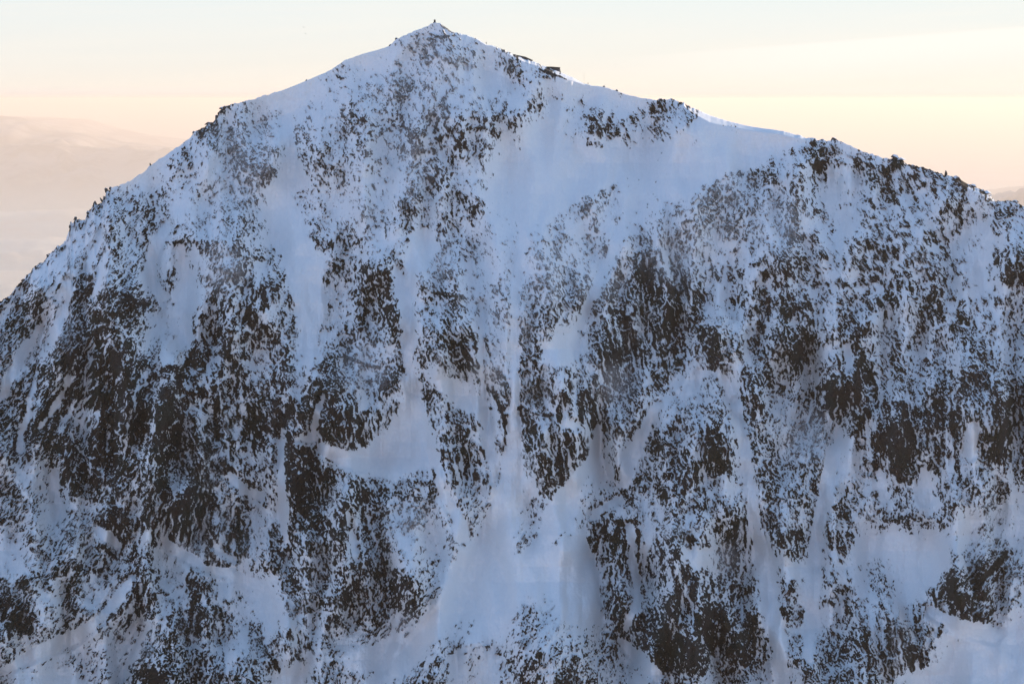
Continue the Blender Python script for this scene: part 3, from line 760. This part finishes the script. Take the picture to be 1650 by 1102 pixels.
# person on the ridge path
def person(loc, rz):
    root = empty('person', loc, rz)
    J = {'pel': (0, 0, .95, .15, .12), 'bel': (0, 0, 1.10, .145, .115), 'chest': (0, -.01, 1.34, .18, .13), 'neck': (0, 0, 1.50, .065, .065), 'jaw': (0, .015, 1.56, .07, .08), 'head': (0, .02, 1.66, .085, .10), 'top': (0, .01, 1.74, .06, .07),
         'hl': (.09, 0, .90, .10, .10), 'kl': (.10, .06, .50, .065, .07), 'al': (.10, -.02, .10, .045, .05), 'tl': (.11, .14, .04, .045, .035),
         'hr': (-.09, 0, .90, .10, .10), 'kr': (-.10, -.02, .50, .065, .07), 'ar': (-.11, -.12, .10, .045, .05), 'tr': (-.12, .04, .04, .045, .035),
         'sl': (.19, 0, 1.43, .065, .065), 'el': (.27, -.06, 1.15, .048, .048), 'wl': (.24, .08, .93, .032, .03), 'fl': (.22, .13, .85, .035, .02),
         'sr': (-.19, 0, 1.43, .065, .065), 'er': (-.28, .02, 1.16, .048, .048), 'wr': (-.25, .16, .98, .032, .03), 'fr': (-.23, .21, .92, .035, .02)}
    E_ = [('pel', 'bel'), ('bel', 'chest'), ('chest', 'neck'), ('neck', 'jaw'), ('jaw', 'head'), ('head', 'top'), ('pel', 'hl'), ('hl', 'kl'), ('kl', 'al'), ('al', 'tl'),
          ('pel', 'hr'), ('hr', 'kr'), ('kr', 'ar'), ('ar', 'tr'), ('chest', 'sl'), ('sl', 'el'), ('el', 'wl'), ('wl', 'fl'), ('chest', 'sr'), ('sr', 'er'), ('er', 'wr'), ('wr', 'fr')]
    names = list(J)
    me = bpy.data.meshes.new('body')
    me.from_pydata([J[k][:3] for k in names], [(names.index(a), names.index(c)) for a, c in E_], [])
    o = link('body', me, plain('dark_winter_clothes', (.035, .035, .045)), root)
    m = o.modifiers.new('skin', 'SKIN')
    lay = me.skin_vertices[0] if len(me.skin_vertices) else None
    if lay is None:
        bpy.context.view_layer.update(); lay = me.skin_vertices[0] if len(me.skin_vertices) else None
    if lay is not None:
        for i, k in enumerate(names):
            lay.data[i].radius = J[k][3:5]; lay.data[i].use_root = (k == 'pel')
    s = o.modifiers.new('sub', 'SUBSURF'); s.levels = s.render_levels = 1
    b = bmesh.new(); bm_box(b, -.16, .16, -.34, -.13, 1.02, 1.50, .03); finish('rucksack', b, plain('red_brown_rucksack', (.16, .05, .035)), root, .04)
    b = bmesh.new(); bmesh.ops.create_uvsphere(b, u_segments=12, v_segments=8, radius=.115)
    for v_ in b.verts: v_.co = Vector((v_.co.x, v_.co.y * 1.1, max(v_.co.z, -.01))) + Vector((0, 0, 1.68))
    finish('hat', b, plain('dark_wool_hat', (.05, .03, .03)), root)
    return root
p = ridge_point(784)
tag(person(p + Vector((0, .3, -.12)), R(-60)), 'person in dark winter clothes walking the ridge below the summit on its right', 'person')

# low stone building half dug into the slope
p0 = ridge_point(889); k_ = mpp(p0)
root = empty('summit_building', (p0.x, p0.y + .55, p0.z))
tag(root, 'low dark flat roofed stone building dug into the ridge right of the summit', 'building')
def loc2(px, py): q = at_pixel(px, py, p0.y + .55); return (q.x - p0.x, q.z - p0.z)
b = bmesh.new()
bm_prism(b, [loc2(879, 108.4), loc2(889, 108.5), loc2(902.2, 109.8), loc2(904.4, 121.5), loc2(890, 120.5), loc2(879, 115)], 0, 6.5)
finish('wall', b, mat_stone, root)
b = bmesh.new()
bm_prism(b, [loc2(878, 107.8), loc2(889, 107.8), loc2(902.9, 109.0), loc2(902.9, 109.75), loc2(889, 108.45), loc2(878, 108.35)], -.06, 6.6)
finish('roof', b, mat_stone, root)
for i, sx in enumerate((888, 892.5, 897)):
    x, z = loc2(sx, 112.6 + i * .9)
    b = bmesh.new(); bm_box(b, x - .38, x + .38, -.05, .02, z - .1, z + .75); w_ = finish('window', b, mat_metal, root)
    b = bmesh.new(); bm_box(b, x - .30, x + .30, -.08, -.052, z - .02, z + .67); finish('pane', b, mat_glass, w_)
x, z = loc2(901, 115.2)
b = bmesh.new(); bm_box(b, x - .4, x + .4, -.06, .02, z - .9, z + 1.15); finish('door', b, mat_metal, root)

# long low wall of the upper platform
p0 = ridge_point(845)
root = empty('platform_wall', (p0.x, p0.y + .8, p0.z))
root.location.z -= .35
tag(root, 'long low dark stone wall on the ridge between the walker and the building', 'stone wall')
def loc2(px, py): q = at_pixel(px, py, p0.y + .8); return (q.x - p0.x, q.z - p0.z)
b = bmesh.new()
bm_prism(b, [loc2(829, 87.9), loc2(838, 89.9), loc2(846, 91.5), loc2(858, 97.0), loc2(858, 101), loc2(845, 98), loc2(829, 91)], 0, 1.6)
finish('wall', b, mat_stone, root)
b = bmesh.new()
bm_prism(b, [loc2(828.6, 87.3), loc2(838, 89.2), loc2(846, 90.8), loc2(858.8, 96.3), loc2(858.8, 97.0), loc2(846, 91.46), loc2(838, 89.86), loc2(828.6, 87.85)], -.15, 1.75)
finish('coping', b, mat_stone, root)

# mast and marker post
p = ridge_point(940.5)
root = empty('mast', p + Vector((0, .5, -.3)))
tag(root, 'thin tall metal mast on the ridge right of the stone building', 'mast')
b = bmesh.new(); tube(b, (0, 0, 0), (0, 0, 6.2), .07, .04); finish('pole', b, mat_metal, root)
b = bmesh.new(); tube(b, (-.4, 0, 5.6), (.4, 0, 5.6), .03, .03, 6); finish('crossbar', b, mat_metal, root)
b = bmesh.new(); tube(b, (0, 0, 6.2), (0, 0, 6.4), .09, .02, 8); finish('finial', b, mat_metal, root)
b = bmesh.new(); tube(b, (0, 0, -.4), (0, 0, .35), .25, .2, 10); finish('base', b, mat_stone, root)
p = ridge_point(947.5)
root = empty('marker_post', p + Vector((0, .4, -.3)))
tag(root, 'short stone marker post on the ridge just right of the thin mast', 'marker post')
b = bmesh.new(); bm_box(b, -.16, .16, -.16, .16, -.3, 1.35, .03); finish('post', b, mat_stone, root, .02)
b = bmesh.new(); bm_box(b, -.2, .2, -.2, .2, 1.353, 1.5, .05); finish('cap', b, mat_stone, root)

# rocks and pinnacles breaking the skyline
rr = random.Random(5)
def shard(w, h, d, lean, n=15):
    bm = bmesh.new()
    for _ in range(n):
        z = rr.random(); t = 1 - .55 * z ** 1.6
        a = rr.random() * 6.283
        bm.verts.new((math.cos(a) * w * .5 * t + lean * z * h, math.sin(a) * d * .5 * t, z * h))
    bm.verts.new((lean * h * 1.05, 0, h * 1.04))
    r = bmesh.ops.convex_hull(bm, input=bm.verts[:])
    bmesh.ops.delete(bm, geom=[g for g in r['geom_interior'] if isinstance(g, bmesh.types.BMVert)], context='VERTS')
    return bm
SPIKES = [  # s, height, width, lean, label, group
 (37, 4, 7, .1, 'low dark rock on the left ridge just above where it leaves the photo'),
 (79, 5.5, 5, -.5, 'pointed rock leaning out to the left, alone low on the left ridge'),
 (113.5, 7.5, 4.5, -.05, 'thin upright rock tooth at the foot of the step in the left ridge'),
 (122.5, 6, 6, -.1, 'blunt rock tooth on the step of the left ridge, right of the thin upright one'),
 (143, 5, 6, -.2, 'dark rock block between two teeth of the lower left ridge'),
 (152.5, 6, 5.5, .1, 'squat rock tooth below the jagged group of the left ridge'),
 (166, 7, 3.5, -.45, 'sharp small spike leaning left at the foot of the jagged group of rocks'),
 (171.5, 9, 7, -.15, 'largest dark rock of the jagged group on the left ridge'),
 (178.5, 6, 5, -.05, 'rock tooth topping the jagged group on the left ridge'),
 (244, 7, 3, -.3, 'lone small spike on the smooth snow ridge above the jagged group'),
 (313, 4, 5, -.1, 'small rock at the corner of the ridge above the lone spike'),
 (336, 5, 10, .0, 'dark rounded rock block on the ridge left of the snowy shoulder'),
 (350, 7, 6, -.1, 'dark rock at the steep edge of the snowy left shoulder'),
 (358, 6, 9, -.1, 'highest dark rock at the edge of the snowy left shoulder'),
 (495, 3.5, 4, 0, 'tiny lone boulder on the smooth snow ridge left of the summit'),
 (629, 4, 5, .1, 'small rocks breaking the snow crest left of the summit dome'),
 (639, 4, 5, -.1, 'small dark rock on the crest where the summit dome begins'),
 (973.5, 4, 4, 0, 'small dark boulder on the smooth snow ridge right of the marker post'),
 (994, 4.5, 4.5, 0, 'second small boulder on the smooth ridge, farther right and lower'),
 (1344, 5, 9, -.1, 'dark rock where the right ridge turns rocky again'),
 (1441, 6.5, 13, -.05, 'large rounded dark rock outcrop standing up from the right ridge'),
 (1452, 5.5, 14, .1, 'broad brown rock joined to the right side of the large rounded outcrop'),
 (1470, 4, 9, .1, 'flat brown rock on the ridge below the broad outcrop'),
 (1525, 10, 4.5, -.05, 'slim pointed pinnacle on the right ridge'),
 (1540, 7, 14, .15, 'sunlit brown rock right of the slim pinnacle'),
 (1566, 5, 13, .2, 'sunlit golden rocks midway along the lower right ridge'),
 (1589, 5, 14, .3, 'last sunlit rocks before the notch of the right ridge'),
 (1636, 4, 10, .1, 'dark rock at the right edge of the photo beyond the notch'),
]
for s_, hh_, ww_, ln, lab in SPIKES:
    p = ridge_point(s_); k_ = mpp(p)
    root = empty('ridge_rock', p + Vector((0, .2, -hh_ * k_ * .52)))
    tag(root, lab, 'rock', 'rocks breaking the skyline of the ridge')
    nsl = 2 if ww_ < 6 else (3 if ww_ < 9 else 5)
    for j in range(nsl):
        w_ = ww_ * k_ * (1.3 if j == 0 else rr.uniform(.5, .8)); h_ = hh_ * k_ * 1.05 * (1 if j == 0 else rr.uniform(.45, .8))
        o = finish('rock_slab', shard(w_, h_, w_ * rr.uniform(.8, 1.3), ln + rr.uniform(-.1, .1)), mat_outcrop, root)
        if j:
            ds = rr.uniform(-.6, .6) * ww_; q = ridge_point(s_ + ds)
            o.location = (q.x - p.x, rr.uniform(-.5, .3), q.z - p.z - .25)

# two birds high left of the summit
def bird(px, py, Y_, rz, bank, label):
    root = empty('bird', at_pixel(px, py, Y_), rz); root.rotation_euler = (R(10), R(bank), rz)
    tag(root, label, 'bird', 'birds soaring left of the summit')
    m = plain('black_feathers', (.02, .02, .022), .6)
    b = bmesh.new()
    ringz = [(-.34, .015), (-.26, .05), (-.08, .085), (.10, .075), (.20, .045), (.26, .05), (.31, .035), (.38, .006)]
    prev = None
    for y, r in ringz:
        ring = [b.verts.new((math.cos(a) * r, y, math.sin(a) * r * .9)) for a in [i * math.pi / 4 for i in range(8)]]
        if prev:
            for i in range(8): b.faces.new((prev[i], prev[(i + 1) % 8], ring[(i + 1) % 8], ring[i]))
        else: b.faces.new(ring[::-1])
        prev = ring
    b.faces.new(prev); finish('body', b, m, root)
    for sgn in (-1, 1):
        b = bmesh.new()
        up = [(0.05, .14, .02), (.30, .17, .10), (.58, .06, .13), (.66, -.04, .12), (.40, -.08, .09), (.05, -.13, .02)]
        top = [b.verts.new((x * sgn, y, z + .012)) for x, y, z in up]; bot = [b.verts.new((x * sgn, y, z - .008)) for x, y, z in up]
        b.faces.new(top); b.faces.new(bot[::-1])
        for i in range(6): b.faces.new((top[i], bot[i], bot[(i + 1) % 6], top[(i + 1) % 6]))
        bmesh.ops.recalc_face_normals(b, faces=b.faces); finish('wing', b, m, root)
    b = bmesh.new(); bm_prism(b, [(-.03, .01), (.03, .01), (.10, 0), (-.10, 0)], -.52, -.30); finish('tail', b, m, root)
bird(489.5, 44.5, 1150, R(70), 20, 'upper and fainter of two small birds in the sky left of the summit')
bird(492.5, 55.0, 1120, R(110), -15, 'lower of two small birds in the sky left of the summit')

# ------------------------------------------------------------------ haze
DENS = 1.8e-5
me = bpy.data.meshes.new('haze')
hb = bmesh.new()
bmesh.ops.create_cube(hb, size=1.0)
for v_ in hb.verts:
    v_.co = Vector((v_.co.x * 620000, 160000 + v_.co.y * 500000, (gz - 60) if v_.co.z < 0 else 62.0))
hb.to_mesh(me); hb.free()
mh = bpy.data.materials.new('haze_air'); mh.use_nodes = True; mh.node_tree.nodes.clear()
hn = mh.node_tree.nodes
pv = hn.new('ShaderNodeVolumePrincipled'); ho = hn.new('ShaderNodeOutputMaterial')
pv.inputs['Color'].default_value = (0.96, 0.808, 0.67, 1); pv.inputs['Density'].default_value = DENS
pv.inputs['Anisotropy'].default_value = 0.18
mh.node_tree.links.new(pv.outputs[0], ho.inputs['Volume'])
tag(link('haze', me, mh), 'thin warm haze over the lowland', None, None, 'stuff')
